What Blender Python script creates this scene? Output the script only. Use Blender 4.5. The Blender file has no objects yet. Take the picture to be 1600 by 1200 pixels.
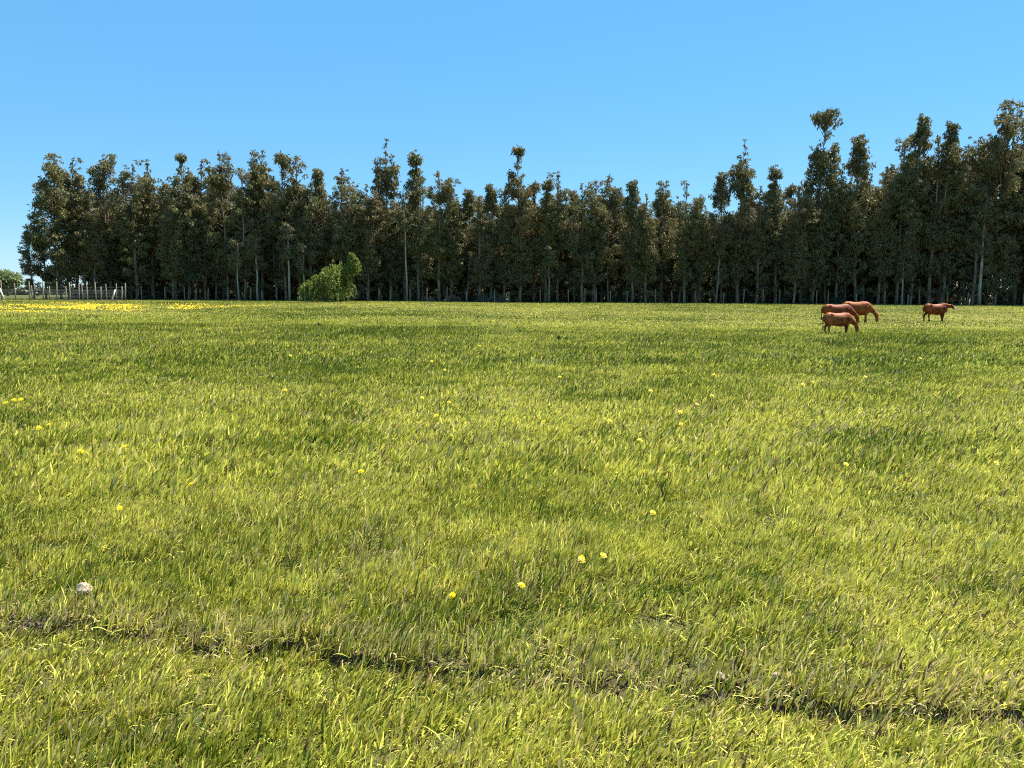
import bpy, bmesh, math, random
import numpy as np
from mathutils import Vector, noise as mnoise

random.seed(7)
RNG = np.random.default_rng(11)
SC = bpy.context.scene
COL = SC.collection
R = math.radians

# ------------------------------------------------------------------ camera, sky, sun, exposure
W_, H_, F_ = 1600.0, 1200.0, 1250.0          # photo pixels and focal length in pixels
CAM_Z = 1.8
PITCH = math.atan((600.0 - 458.0) / F_)      # looking slightly down
cam_d = bpy.data.cameras.new('camera')
cam = bpy.data.objects.new('camera', cam_d)
COL.objects.link(cam)
cam.location = (0, 0, CAM_Z)
cam.rotation_euler = (math.pi / 2 - PITCH, 0, 0)
cam_d.sensor_width = 36.0
cam_d.lens = 36.0 * F_ / W_
cam_d.clip_start = 0.05
cam_d.clip_end = 6000
SC.camera = cam

SUN_EL, SUN_AZ = R(61), R(54)                # azimuth from +Y towards +X
world = bpy.data.worlds.new('World')
SC.world = world
world.use_nodes = True
wn = world.node_tree
wn.nodes.clear()
wo = wn.nodes.new('ShaderNodeOutputWorld')
wb = wn.nodes.new('ShaderNodeBackground')
ws = wn.nodes.new('ShaderNodeTexSky')
ws.sky_type = 'NISHITA'
ws.sun_disc = False
ws.sun_elevation = SUN_EL
ws.sun_rotation = SUN_AZ
ws.altitude = 0
ws.air_density = 1.0
ws.dust_density = 0.0
ws.ozone_density = 6.0
wh = wn.nodes.new('ShaderNodeHueSaturation')
wh.inputs['Saturation'].default_value = 1.25
wn.links.new(ws.outputs[0], wh.inputs['Color'])
wm = wn.nodes.new('ShaderNodeMix')           # even out the sky a little towards one clear blue, all round
wm.data_type = 'RGBA'
wm.inputs[0].default_value = 0.5
wm.inputs[7].default_value = (1.5, 4.1, 6.67, 1)
wn.links.new(wh.outputs[0], wm.inputs[6])
wn.links.new(wm.outputs[2], wb.inputs['Color'])
wb.inputs['Strength'].default_value = 0.0580
wn.links.new(wb.outputs[0], wo.inputs['Surface'])

sun_d = bpy.data.lights.new('sun', 'SUN')
sun_d.energy = 5.0
sun_d.angle = R(0.53)
sun_d.color = (1.0, 0.955, 0.88)
sun = bpy.data.objects.new('sun', sun_d)
COL.objects.link(sun)
sdir = Vector((math.cos(SUN_EL) * math.sin(SUN_AZ), math.cos(SUN_EL) * math.cos(SUN_AZ), math.sin(SUN_EL)))
sun.rotation_euler = (-sdir).to_track_quat('-Z', 'Y').to_euler()
sun.location = sdir * 50

SC.view_settings.view_transform = 'Standard'
SC.view_settings.look = 'None'
SC.view_settings.gamma = 1.0
SC.view_settings.use_curve_mapping = False
SC.view_settings.exposure = 1.5
SC.render.engine = 'CYCLES'
SC.cycles.use_denoising = False
SC.cycles.filter_width = 1.1
SC.cycles.max_bounces = 6
SC.cycles.diffuse_bounces = 2
SC.cycles.transmission_bounces = 4

# ------------------------------------------------------------------ small helpers
def tag(o, label=None, cat=None, group=None, kind=None):
    if label: o['label'] = label
    if cat: o['category'] = cat
    if group: o['group'] = group
    if kind: o['kind'] = kind
    return o

def empty(name, loc, rz=0.0):
    o = bpy.data.objects.new(name, None)
    o.empty_display_size = 0.2
    o.location = loc
    o.rotation_euler = (0, 0, rz)
    COL.objects.link(o)
    return o

def link(name, me, parent=None, mat=None):
    if mat is not None and not me.materials:
        me.materials.append(mat)
    o = bpy.data.objects.new(name, me)
    COL.objects.link(o)
    if parent is not None:
        o.parent = parent
    return o

def mesh_np(name, verts, faces_list, smooth=True, attrs=None):
    """verts (N,3); faces_list = list of (M,k) index arrays; attrs = {name: per-vertex floats}"""
    me = bpy.data.meshes.new(name)
    verts = np.asarray(verts, dtype=np.float32)
    me.vertices.add(len(verts))
    me.vertices.foreach_set('co', verts.ravel())
    starts, totals, idx = [], [], []
    off = 0
    for f in faces_list:
        f = np.asarray(f, dtype=np.int32)
        if len(f) == 0: continue
        k = f.shape[1]
        idx.append(f.ravel())
        starts.append(off + np.arange(len(f)) * k)
        totals.append(np.full(len(f), k))
        off += f.size
    if idx:
        idx = np.concatenate(idx).astype(np.int32)
        starts = np.concatenate(starts).astype(np.int32)
        me.loops.add(len(idx))
        me.loops.foreach_set('vertex_index', idx)
        me.polygons.add(len(starts))
        me.polygons.foreach_set('loop_start', starts)
        me.update(calc_edges=True)
        if smooth:
            me.polygons.foreach_set('use_smooth', np.ones(len(starts), dtype=bool))
    for k, v in (attrs or {}).items():
        v = np.asarray(v)
        if v.ndim == 2:
            a = me.attributes.new(k, 'FLOAT_VECTOR', 'POINT')
            a.data.foreach_set('vector', v.astype(np.float32).ravel())
        elif v.dtype.kind == 'i':
            a = me.attributes.new(k, 'INT', 'POINT')
            a.data.foreach_set('value', v.astype(np.int32))
        else:
            a = me.attributes.new(k, 'FLOAT', 'POINT')
            a.data.foreach_set('value', v.astype(np.float32))
    me.update()
    return me

class MB:
    """collects lofted tubes and other pieces for ONE mesh"""
    def __init__(self):
        self.v, self.q, self.t, self.n = [], [], [], 0
    def add(self, v, q=(), t=()):
        v = np.asarray(v, dtype=float)
        if len(q): self.q.append(np.asarray(q) + self.n)
        if len(t): self.t.append(np.asarray(t) + self.n)
        self.v.append(v)
        self.n += len(v)
    def tube(self, pts, rad, sides=6, side_vec=None):
        """rad: list of r or (r_inplane, r_side)"""
        pts = [np.array(p, dtype=float) for p in pts]
        m = len(pts)
        V = []
        for i, p in enumerate(pts):
            t = pts[min(i + 1, m - 1)] - pts[max(i - 1, 0)]
            t /= (np.linalg.norm(t) + 1e-9)
            if side_vec is not None:
                s = np.array(side_vec, dtype=float)
            else:
                a = np.array([0, 0, 1.0]) if abs(t[2]) < 0.8 else np.array([1.0, 0, 0])
                s = np.cross(t, a)
            s = s - t * s.dot(t)
            s /= np.linalg.norm(s)
            u = np.cross(s, t)
            r = rad[i]
            ra, rb = (r, r) if np.isscalar(r) else r
            for k in range(sides):
                a = 2 * math.pi * k / sides
                V.append(p + u * ra * math.sin(a) + s * rb * math.cos(a))
        Q, T = [], []
        for i in range(m - 1):
            for k in range(sides):
                k2 = (k + 1) % sides
                Q.append((i * sides + k, i * sides + k2, (i + 1) * sides + k2, (i + 1) * sides + k))
        V.append(pts[0]); V.append(pts[-1])
        c0, c1 = m * sides, m * sides + 1
        for k in range(sides):
            k2 = (k + 1) % sides
            T.append((c0, k2, k)); T.append((c1, (m - 1) * sides + k, (m - 1) * sides + k2))
        self.add(V, Q, T)
    def mesh(self, name, smooth=True, attrs=None):
        return mesh_np(name, np.concatenate(self.v), [np.concatenate(x) for x in (self.q, self.t) if len(x)], smooth, attrs)

def hash2(ix, iy, s):
    h = (ix.astype(np.int64) * 374761393 + iy.astype(np.int64) * 668265263 + s * 974711) & 0xffffffff
    h = ((h ^ (h >> 13)) * 1274126177) & 0xffffffff
    h = h ^ (h >> 16)
    return (h & 0xffff) / 65535.0

def vnoise(x, y, scale, seed=0):
    x = np.asarray(x, float) / scale; y = np.asarray(y, float) / scale
    ix, iy = np.floor(x), np.floor(y)
    fx, fy = x - ix, y - iy
    fx = fx * fx * (3 - 2 * fx); fy = fy * fy * (3 - 2 * fy)
    a = hash2(ix, iy, seed); b = hash2(ix + 1, iy, seed)
    c = hash2(ix, iy + 1, seed); d = hash2(ix + 1, iy + 1, seed)
    return (a * (1 - fx) + b * fx) * (1 - fy) + (c * (1 - fx) + d * fx) * fy

def fbm(x, y, scale, seed=0, octaves=3):
    t, amp, tot = 0, 1.0, 0
    for o in range(octaves):
        t = t + amp * vnoise(x, y, scale / 2 ** o, seed + 17 * o)
        tot += amp
        amp *= 0.5
    return t / tot

def sstep(a, b, x):
    t = np.clip((np.asarray(x, float) - a) / (b - a), 0, 1)
    return t * t * (3 - 2 * t)

# ------------------------------------------------------------------ terrain
def pix_ray(px, py):
    d = np.array([(px - 800.0) / F_, 1.0, -(py - 600.0) / F_])
    c, s = math.cos(-PITCH), math.sin(-PITCH)
    return np.array([d[0], d[1] * c - d[2] * s, d[1] * s + d[2] * c])

def flat_hit(px, py, z=0.0):
    r = pix_ray(px, py)
    t = (z - CAM_Z) / r[2]
    return r[0] * t, r[1] * t

BANK_PX = [(-700, 915), (-200, 945), (0, 968), (100, 976), (250, 996), (400, 1014), (520, 1026), (640, 1046),
           (720, 1056), (880, 1066), (1000, 1072), (1130, 1088), (1200, 1104), (1330, 1116), (1430, 1124), (1600, 1120), (2000, 1135), (2400, 1150)]
_b = np.array([flat_hit(a, b) for a, b in BANK_PX])
def bank_y(x):
    x = np.asarray(x, float)
    y = np.interp(x, _b[:, 0], _b[:, 1])
    return y + 0.07 * (vnoise(x, x * 0, 0.35, 5) - 0.5) + 0.06 * (vnoise(x, x * 0, 0.12, 9) - 0.5)

STEP = 0.056
def bank_s(x, y):
    return np.asarray(y, float) - bank_y(x)

def height(x, y):
    x = np.asarray(x, float); y = np.asarray(y, float)
    s = bank_s(x, y)
    st = STEP * (0.15 + 1.5 * fbm(x, x * 0, 0.55, 3, 2))
    z = st * sstep(-0.035, 0.04, s)
    z = z + (0.1 - st) * sstep(0.2, 1.5, s)
    z = z - 0.03 * np.exp(-((s + 0.12) / 0.16) ** 2) * (0.5 + 0.8 * vnoise(x, y, 0.5, 31))   # shallow rut at the foot of the edge
    near = 1 - sstep(25, 60, y)
    z = z + near * (0.05 * (fbm(x, y, 1.6, 21) - 0.5) + 0.02 * (vnoise(x, y, 0.3, 22) - 0.5))
    z = z + 0.12 * (fbm(x, y, 14, 23) - 0.5) * sstep(8, 30, y)
    dip = sstep(12, 30, y) * (1 - sstep(60, 98, y)) * sstep(-10, 12, x)
    z = z - 0.36 * dip
    u = np.clip(x / 69.0, -1.4, 1.4)
    rise = sstep(50, 102, y)
    z = z + (0.36 - 0.46 * u) * rise
    return z

def ground_hit(px, py):
    r = pix_ray(px, py)
    t, p = 1.0, None
    ts = np.concatenate([np.linspace(1, 12, 500), np.linspace(12.05, 160, 3000)])
    X, Y, Z = r[0] * ts, r[1] * ts, CAM_Z + r[2] * ts
    below = np.nonzero(Z < height(X, Y))[0]
    i = below[0] if len(below) else len(ts) - 1
    return float(X[i]), float(Y[i]), float(height(X[i], Y[i]))

def at_depth(px, py, D):
    r = pix_ray(px, py)
    t = D / r[1]
    return r[0] * t, D, CAM_Z + r[2] * t

# cover maps: how yellow, how dry, how dark the sward is at a place (plant cover, not light)
def cover(x, y):
    x = np.asarray(x, float); y = np.asarray(y, float)
    n1 = fbm(x, y, 2.2, 41); n2 = fbm(x * 0.5, y, 9.0, 42); n3 = vnoise(x, y, 0.5, 43)
    sc = np.clip(y / 25.0, 0.25, 4)
    nb = fbm(x / sc * 0.45, y / sc, 1.3, 44)
    yel = 0.70 + 0.50 * (n1 - 0.5) + 0.50 * (n3 - 0.5)
    yel = yel + 0.40 * (nb - 0.5)
    # greener taller belt in the middle distance, paler grazed belt beyond it
    belt = sstep(9, 17, y)
    yel = yel - 0.27 * belt * (1 - sstep(38, 46, y))
    edge = np.interp(x, [-60, -25, -8, 2, 12, 60], [60, 58, 50, 46, 44, 46]) + 3 * (vnoise(x, y * 0, 6, 45) - 0.5)
    pale = sstep(-1.0, 1.0, y - edge) * (1 - 0.6 * sstep(90, 100, y))
    yel = yel - 0.17 * pale + 0.30 * pale * np.exp(-np.abs(y - edge) / 6.0) + 0.8 * pale * (n2 - 0.5)
    lush = np.zeros_like(x)
    for cx, cy, ax, ay in ((-4.4, 35.5, 2.9, 5.5), (-20.5, 38.5, 6.5, 4.0), (5.5, 34.0, 3.0, 3.0), (14.0, 33.0, 6.0, 2.5)):   # rank dark green swards
        lush = np.maximum(lush, 1 - sstep(0.7, 1.05, np.hypot((x - cx) / ax, (y - cy) / ay) + 0.25 * (n3 - 0.5)))
    yel = yel - 0.16 * lush
    dry = 0.12 + 0.5 * (fbm(x, y, 0.9, 47) - 0.5) + 0.25 * (n2 - 0.5) + 0.10 * pale
    s = bank_s(x, y)
    dry = dry + 0.45 * np.exp(-((s - 0.05) / 0.16) ** 2)
    return np.clip(yel, 0, 1), np.clip(dry, 0, 1), lush, pale

SOIL = [((a + b) / 2, (b - a) / 2) for a, b in (
    [flat_hit(p, 985)[0], flat_hit(q, 985)[0]] for p, q in ((-40, 95), (205, 250), (290, 330), (352, 420)))]
SOIL += [((a + b) / 2, (b - a) / 2) for a, b in (
    [flat_hit(p, 1050)[0], flat_hit(q, 1050)[0]] for p, q in ((515, 560), (600, 748), (795, 830), (868, 915)))]
SOIL += [((a + b) / 2, (b - a) / 2) for a, b in (
    [flat_hit(p, 1105)[0], flat_hit(q, 1105)[0]] for p, q in ((1110, 1290), (1385, 1400), (1420, 1465), (1515, 1560)))]
def bare(x, y):
    x = np.asarray(x, float)
    s = bank_s(x, y)
    along = np.zeros_like(x)
    for c, w in SOIL:
        along = np.maximum(along, 1 - sstep(w * 0.75, w + 0.05, np.abs(x - c)))
    along = np.maximum(along * sstep(0.22, 0.42, vnoise(x, y, 0.07, 50)), 0.4 * sstep(0.55, 0.7, fbm(x, y * 0, 0.4, 51)))
    b = np.exp(-((s + 0.02) / 0.05) ** 2) * along
    b = np.maximum(b, 0.35 * sstep(0.68, 0.78, fbm(x, y, 0.55, 52)) * np.exp(-((s + 0.2) / 0.25) ** 2))
    return np.clip(b, 0, 1)

# ------------------------------------------------------------------ materials
class NT:
    def __init__(self, name):
        self.m = bpy.data.materials.new(name)
        self.m.use_nodes = True
        self.t = self.m.node_tree
        self.t.nodes.clear()
        self.out = self.n('ShaderNodeOutputMaterial')
    def n(self, typ, **kw):
        nd = self.t.nodes.new(typ)
        for k, v in kw.items():
            setattr(nd, k, v)
        return nd
    def l(self, a, b): self.t.links.new(a, b)
    def attr(self, name, typ='GEOMETRY'):
        a = self.n('ShaderNodeAttribute', attribute_name=name)
        a.attribute_type = typ
        return a.outputs['Fac']
    def mix(self, fac, a, b, blend='MIX'):
        m = self.n('ShaderNodeMix', data_type='RGBA', blend_type=blend)
        for sock, v in ((m.inputs[0], fac), (m.inputs[6], a), (m.inputs[7], b)):
            if hasattr(v, 'is_output'): self.l(v, sock)
            elif isinstance(v, (tuple, list)): sock.default_value = (*v, 1.0)
            else: sock.default_value = v
        return m.outputs[2]
    def math(self, op, a, b=0.0, c=0.0, clamp=False):
        m = self.n('ShaderNodeMath', operation=op, use_clamp=clamp)
        for sock, v in zip(m.inputs, (a, b, c)):
            if hasattr(v, 'is_output'): self.l(v, sock)
            else: sock.default_value = v
        return m.outputs[0]
    def noise(self, scale, detail=3, vec=None, rough=0.55):
        nz = self.n('ShaderNodeTexNoise')
        nz.inputs['Scale'].default_value = scale
        nz.inputs['Detail'].default_value = detail
        nz.inputs['Roughness'].default_value = rough
        if vec is not None: self.l(vec, nz.inputs['Vector'])
        return nz.outputs['Fac']
    def ramp(self, fac, stops):
        r = self.n('ShaderNodeValToRGB')
        e = r.color_ramp.elements
        while len(e) < len(stops): e.new(0.5)
        for i, (p, c) in enumerate(stops):
            e[i].position = p
            e[i].color = (*c, 1)
        self.l(fac, r.inputs[0])
        return r.outputs[0]
    def principled(self, col, rough=0.6, spec=0.3, bump=None, bump_d=0.02, bump_s=0.6):
        p = self.n('ShaderNodeBsdfPrincipled')
        if hasattr(col, 'is_output'): self.l(col, p.inputs['Base Color'])
        else: p.inputs['Base Color'].default_value = (*col, 1)
        p.inputs['Roughness'].default_value = rough
        p.inputs['Specular IOR Level'].default_value = spec
        if bump is not None:
            b = self.n('ShaderNodeBump')
            b.inputs['Distance'].default_value = bump_d
            b.inputs['Strength'].default_value = bump_s
            self.l(bump, b.inputs['Height'])
            self.l(b.outputs[0], p.inputs['Normal'])
        return p.outputs[0]
    def leafy(self, col, trans=0.35, rough=0.5, spec=0.3, tcol=None):
        p = self.principled(col, rough, spec)
        t = self.n('ShaderNodeBsdfTranslucent')
        tc = col if tcol is None else tcol
        if hasattr(tc, 'is_output'): self.l(tc, t.inputs['Color'])
        else: t.inputs['Color'].default_value = (*tc, 1)
        m = self.n('ShaderNodeMixShader')
        m.inputs[0].default_value = trans
        self.l(p, m.inputs[1]); self.l(t.outputs[0], m.inputs[2])
        return m.outputs[0]
    def done(self, sh):
        self.l(sh, self.out.inputs['Surface'])
        return self.m
    def pos(self): return self.n('ShaderNodeNewGeometry').outputs['Position']
    def objrand(self): return self.n('ShaderNodeObjectInfo').outputs['Random']
    def objco(self): return self.n('ShaderNodeTexCoord').outputs['Object']

G_DEEP = (0.062, 0.116, 0.010)
G_MID = (0.262, 0.282, 0.026)
G_YEL = (0.680, 0.640, 0.115)
G_DRY = (0.56, 0.46, 0.20)

def mat_grass():
    k = NT('grass_blades')
    yel, dry = k.attr('yel', 'INSTANCER'), k.attr('dry', 'INSTANCER')
    rnd, rn2 = k.attr('rnd'), k.attr('rnd2')
    f = k.math('MULTIPLY_ADD', rnd, 0.9, k.math('ADD', yel, -0.45), clamp=True)
    c = k.ramp(f, [(0.0, G_DEEP), (0.45, G_MID), (1.0, G_YEL)])
    isdry = k.math('GREATER_THAN', k.math('MULTIPLY', dry, 0.75), rn2)
    c = k.mix(isdry, c, G_DRY)
    isdead = k.math('LESS_THAN', k.math('FRACT', k.math('MULTIPLY', rn2, 7.31)), 0.07)
    c = k.mix(isdead, c, (0.16, 0.10, 0.045))
    return k.done(k.leafy(c, 0.32, 0.6, 0.14))

def mat_ground():
    k = NT('pasture_soil')
    yel, dry, br, far = k.attr('yel'), k.attr('dry'), k.attr('bare'), k.attr('far')
    p = k.pos()
    n1 = k.noise(7.0, 6, p, 0.65)
    n2 = k.noise(45.0, 4, p, 0.6)
    c = k.ramp(yel, [(0.0, (0.06, 0.085, 0.012)), (0.5, (0.11, 0.125, 0.016)), (1.0, (0.17, 0.165, 0.025))])
    thatch = k.mix(n2, (0.09, 0.075, 0.03), (0.19, 0.155, 0.06))
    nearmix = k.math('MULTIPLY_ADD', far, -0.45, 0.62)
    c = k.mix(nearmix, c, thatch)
    soil = k.ramp(n1, [(0.3, (0.075, 0.048, 0.031)), (0.55, (0.17, 0.115, 0.077)), (0.75, (0.30, 0.215, 0.15))])
    c = k.mix(br, c, soil)
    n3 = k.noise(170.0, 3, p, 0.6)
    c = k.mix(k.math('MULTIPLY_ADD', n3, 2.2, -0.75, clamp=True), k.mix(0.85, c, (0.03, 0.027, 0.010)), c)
    h = k.math('ADD', k.math('MULTIPLY', n1, 0.7), k.math('MULTIPLY', n2, 0.3))
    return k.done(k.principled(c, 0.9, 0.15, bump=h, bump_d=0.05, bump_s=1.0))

def mat_euc_leaf():
    k = NT('eucalyptus_leaves')
    rnd, ob = k.attr('rnd'), k.objrand()
    tree = k.ramp(ob, [(0.0, (0.125, 0.117, 0.035)), (0.3, (0.099, 0.103, 0.041)), (0.5, (0.148, 0.122, 0.044)),
                       (0.7, (0.111, 0.117, 0.052)), (0.85, (0.164, 0.117, 0.048)), (1.0, (0.120, 0.108, 0.035))])
    br = k.noise(0.35, 2, k.pos())
    c = k.mix(k.math('MULTIPLY_ADD', br, 1.8, -0.98, clamp=True), tree, (0.178, 0.111, 0.046))
    c = k.mix(k.math('MULTIPLY', rnd, 0.7), c, (0.242, 0.223, 0.096))
    return k.done(k.leafy(c, 0.28, 0.6, 0.2))

def mat_bark(name, a, b, scale=1.2):
    k = NT(name)
    tc = k.objco()
    mp = k.n('ShaderNodeMapping')
    mp.inputs['Scale'].default_value = (3, 3, 0.35)
    k.l(tc, mp.inputs['Vector'])
    n1 = k.noise(scale * 1.6, 5, mp.outputs[0])
    c = k.ramp(n1, [(0.35, a), (0.65, b)])
    return k.done(k.principled(c, 0.85, 0.2, bump=n1, bump_d=0.03))

def mat_leaf(name, a, b, trans=0.4):
    k = NT(name)
    c = k.mix(k.attr('rnd'), a, b)
    return k.done(k.leafy(c, trans, 0.45, 0.35))

def mat_plain(name, a, b, scale=8, rough=0.7, spec=0.3, bump_d=0.01):
    k = NT(name)
    n1 = k.noise(scale, 5, k.objco())
    c = k.ramp(n1, [(0.3, a), (0.7, b)])
    return k.done(k.principled(c, rough, spec, bump=n1, bump_d=bump_d))

def mat_cow(name, base, light):
    k = NT(name)
    tc = k.objco()
    n1 = k.noise(3.0, 4, tc)
    n2 = k.noise(14, 4, tc)
    c = k.ramp(n1, [(0.38, base), (0.62, light)])
    c = k.mix(k.math('MULTIPLY', n2, 0.35), c, tuple(x * 0.55 for x in base))
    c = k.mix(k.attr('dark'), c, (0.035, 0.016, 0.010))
    c = k.mix(k.attr('white'), c, (0.78, 0.72, 0.62))
    sh = k.principled(c, 0.6, 0.15, bump=n2, bump_d=0.015, bump_s=0.4)
    return k.done(sh)

M_GRASS, M_GROUND, M_EUC = mat_grass(), mat_ground(), mat_euc_leaf()
M_BARK = mat_bark('eucalyptus_bark', (0.14, 0.10, 0.064), (0.32, 0.245, 0.165))
M_PALEBARK = mat_bark('pale_bark', (0.28, 0.23, 0.16), (0.50, 0.43, 0.32))
M_POST = mat_bark('weathered_post_wood', (0.20, 0.16, 0.11), (0.34, 0.28, 0.20), 2)
M_FRESH = mat_bark('fresh_pale_wood', (0.66, 0.58, 0.40), (0.80, 0.74, 0.58), 2)
M_WIRE = mat_plain('galvanised_wire', (0.11, 0.11, 0.105), (0.19, 0.19, 0.18), 3, 0.5, 0.5)
M_PETAL = mat_leaf('yellow_petals', (0.86, 0.62, 0.008), (0.92, 0.72, 0.014), 0.3)
M_FARPETAL = mat_leaf('deep_yellow_petals', (0.86, 0.52, 0.008), (0.92, 0.64, 0.014), 0.3)
M_STEM = mat_plain('flower_stem', (0.16, 0.22, 0.04), (0.24, 0.26, 0.06), 20)
M_WILLOW = mat_leaf('bright_willow_leaves', (0.10, 0.15, 0.022), (0.30, 0.34, 0.06), 0.4)
M_FARLEAF = mat_leaf('far_pale_leaves', (0.13, 0.17, 0.06), (0.24, 0.28, 0.11), 0.3)
M_DRYBR = mat_leaf('dry_brushwood', (0.10, 0.075, 0.052), (0.24, 0.185, 0.13), 0.15)
M_SCRUB = mat_leaf('olive_scrub_leaves', (0.055, 0.065, 0.025), (0.12, 0.125, 0.05), 0.25)
M_WEED = mat_leaf('dark_weed_leaves', (0.035, 0.075, 0.014), (0.07, 0.135, 0.026), 0.25)
M_STONE = mat_plain('pale_stone', (0.17, 0.125, 0.085), (0.42, 0.34, 0.255), 14, 0.85, 0.2, 0.008)
M_CLOD = mat_plain('dark_soil_crumbs', (0.07, 0.046, 0.031), (0.22, 0.155, 0.11), 12, 0.95, 0.1, 0.01)

# ------------------------------------------------------------------ ground sheet
def axis(parts):
    out = []
    for a, b, s in parts:
        n = max(1, int(round((b - a) / s)))
        out.append(np.linspace(a, b, n, endpoint=False))
    return np.concatenate(out + [[parts[-1][1]]])
gx = axis([(-2500, -300, 220), (-300, -90, 15), (-90, -20, 2.5), (-20, -5, 0.35), (-5, 5, 0.045), (5, 20, 0.35), (20, 90, 2.5), (90, 300, 15), (300, 2500, 220)])
gy = axis([(-400, -20, 38), (-20, 1.5, 1.0), (1.5, 2.9, 0.07), (2.9, 5.6, 0.025), (5.6, 9, 0.09), (9, 30, 0.5), (30, 160, 2.0), (160, 500, 20), (500, 4500, 250)])
GX, GY = np.meshgrid(gx, gy)
X, Y = GX.ravel(), GY.ravel()
Z = height(X, Y)
br_ = bare(X, Y)
Z = Z + br_ * 0.03 * (vnoise(X, Y, 0.07, 61) - 0.5)
nx, ny = len(gx), len(gy)
ii = (np.arange(ny - 1)[:, None] * nx + np.arange(nx - 1)[None, :]).ravel()
quads = np.stack([ii, ii + 1, ii + nx + 1, ii + nx], 1)
yel_, dry_, lush_, pale_ = cover(X, Y)
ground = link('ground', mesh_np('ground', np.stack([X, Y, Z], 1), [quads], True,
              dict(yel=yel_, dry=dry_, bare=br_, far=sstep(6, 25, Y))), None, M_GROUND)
tag(ground, kind='structure')

# ------------------------------------------------------------------ geometry-node scatter for things nobody could count
def scatter(name, pts, rot, scl, idx, attrs, protos):
    col = bpy.data.collections.new(name + '_sources')
    for p in protos: col.objects.link(p)
    a = dict(rot=np.asarray(rot), scl=np.asarray(scl), idx=np.asarray(idx, dtype=np.int32))
    a.update(attrs)
    me = mesh_np(name, pts, [], attrs=a)
    o = link(name, me)
    ng = bpy.data.node_groups.new(name + '_scatter', 'GeometryNodeTree')
    ng.interface.new_socket('Geometry', in_out='INPUT', socket_type='NodeSocketGeometry')
    ng.interface.new_socket('Geometry', in_out='OUTPUT', socket_type='NodeSocketGeometry')
    gi, go = ng.nodes.new('NodeGroupInput'), ng.nodes.new('NodeGroupOutput')
    ip = ng.nodes.new('GeometryNodeInstanceOnPoints')
    ci = ng.nodes.new('GeometryNodeCollectionInfo')
    ci.inputs['Collection'].default_value = col
    ci.inputs['Separate Children'].default_value = True
    ci.inputs['Reset Children'].default_value = True
    def na(nm, typ):
        n = ng.nodes.new('GeometryNodeInputNamedAttribute')
        n.data_type = typ
        n.inputs['Name'].default_value = nm
        return n.outputs['Attribute']
    L = ng.links.new
    L(gi.outputs[0], ip.inputs['Points'])
    L(ci.outputs[0], ip.inputs['Instance'])
    ip.inputs['Pick Instance'].default_value = True
    L(na('idx', 'INT'), ip.inputs['Instance Index'])
    er = ng.nodes.new('FunctionNodeEulerToRotation')
    L(na('rot', 'FLOAT_VECTOR'), er.inputs[0])
    L(er.outputs[0], ip.inputs['Rotation'])
    L(na('scl', 'FLOAT_VECTOR'), ip.inputs['Scale'])
    L(ip.outputs[0], go.inputs[0])
    md = o.modifiers.new('scatter', 'NODES')
    md.node_group = ng
    return o

# ------------------------------------------------------------------ grass
def blade_patch(name, n, rad, h0, h1, w, seed, lean=0.45, flat=0.1, clumps=0):
    g = np.random.default_rng(seed)
    a = g.uniform(0, 2 * np.pi, n); r = rad * np.sqrt(g.uniform(0, 1, n))
    bx, by = r * np.cos(a), r * np.sin(a)
    if clumps:
        cx, cy = g.uniform(-rad, rad, clumps) * 0.8, g.uniform(-rad, rad, clumps) * 0.8
        ci = g.integers(0, clumps, n)
        pull = g.uniform(0.3, 0.9, n)
        bx = bx * (1 - pull) + cx[ci] * pull; by = by * (1 - pull) + cy[ci] * pull
    h = g.uniform(h0, h1, n) * (0.75 + 0.5 * g.random(n) ** 2)
    ww = w * g.uniform(0.6, 1.35, n)
    dirn = g.normal(0.0, 0.62, n)                        # wind leans them towards +x
    ln = np.clip(g.normal(lean * 0.8, 0.22, n), 0.03, 1.2)
    lay = g.random(n) < flat
    ln = np.where(lay, g.uniform(1.1, 1.5, n), ln)
    dirn = np.where(lay, g.uniform(0, 6.28, n), dirn)
    face = g.uniform(0, np.pi, n)
    sx, sy = np.cos(face) * ww / 2, np.sin(face) * ww / 2
    V = []
    for (t, wf, bend) in ((0.0, 0.8, 0), (0.5, 1.0, 0.3), (0.82, 0.62, 0.72)):
        ang = ln * (0.62 + 0.38 * t)
        d = h * t * np.sin(ang) * (1 + 0.10 * bend)
        z = h * t * np.cos(ang) - 0.01
        px, py = bx + d * np.cos(dirn), by + d * np.sin(dirn)
        V.append(np.stack([px - sx * wf, py - sy * wf, z], 1))
        V.append(np.stack([px + sx * wf, py + sy * wf, z], 1))
    d = h * np.sin(ln * 1.04) * 1.1; z = h * np.cos(ln * 1.04) - 0.01
    V.append(np.stack([bx + d * np.cos(dirn), by + d * np.sin(dirn), z], 1))
    V = np.stack(V, 1).reshape(-1, 3)
    b = np.arange(n) * 7
    q = np.concatenate([np.stack([b, b + 1, b + 3, b + 2], 1), np.stack([b + 2, b + 3, b + 5, b + 4], 1)])
    t = np.stack([b + 4, b + 5, b + 6], 1)
    me = mesh_np(name, V, [q, t], True, dict(rnd=np.repeat(g.random(n), 7), rnd2=np.repeat(g.random(n), 7)))
    me.materials.append(M_GRASS)
    return bpy.data.objects.new(name, me)

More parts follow.
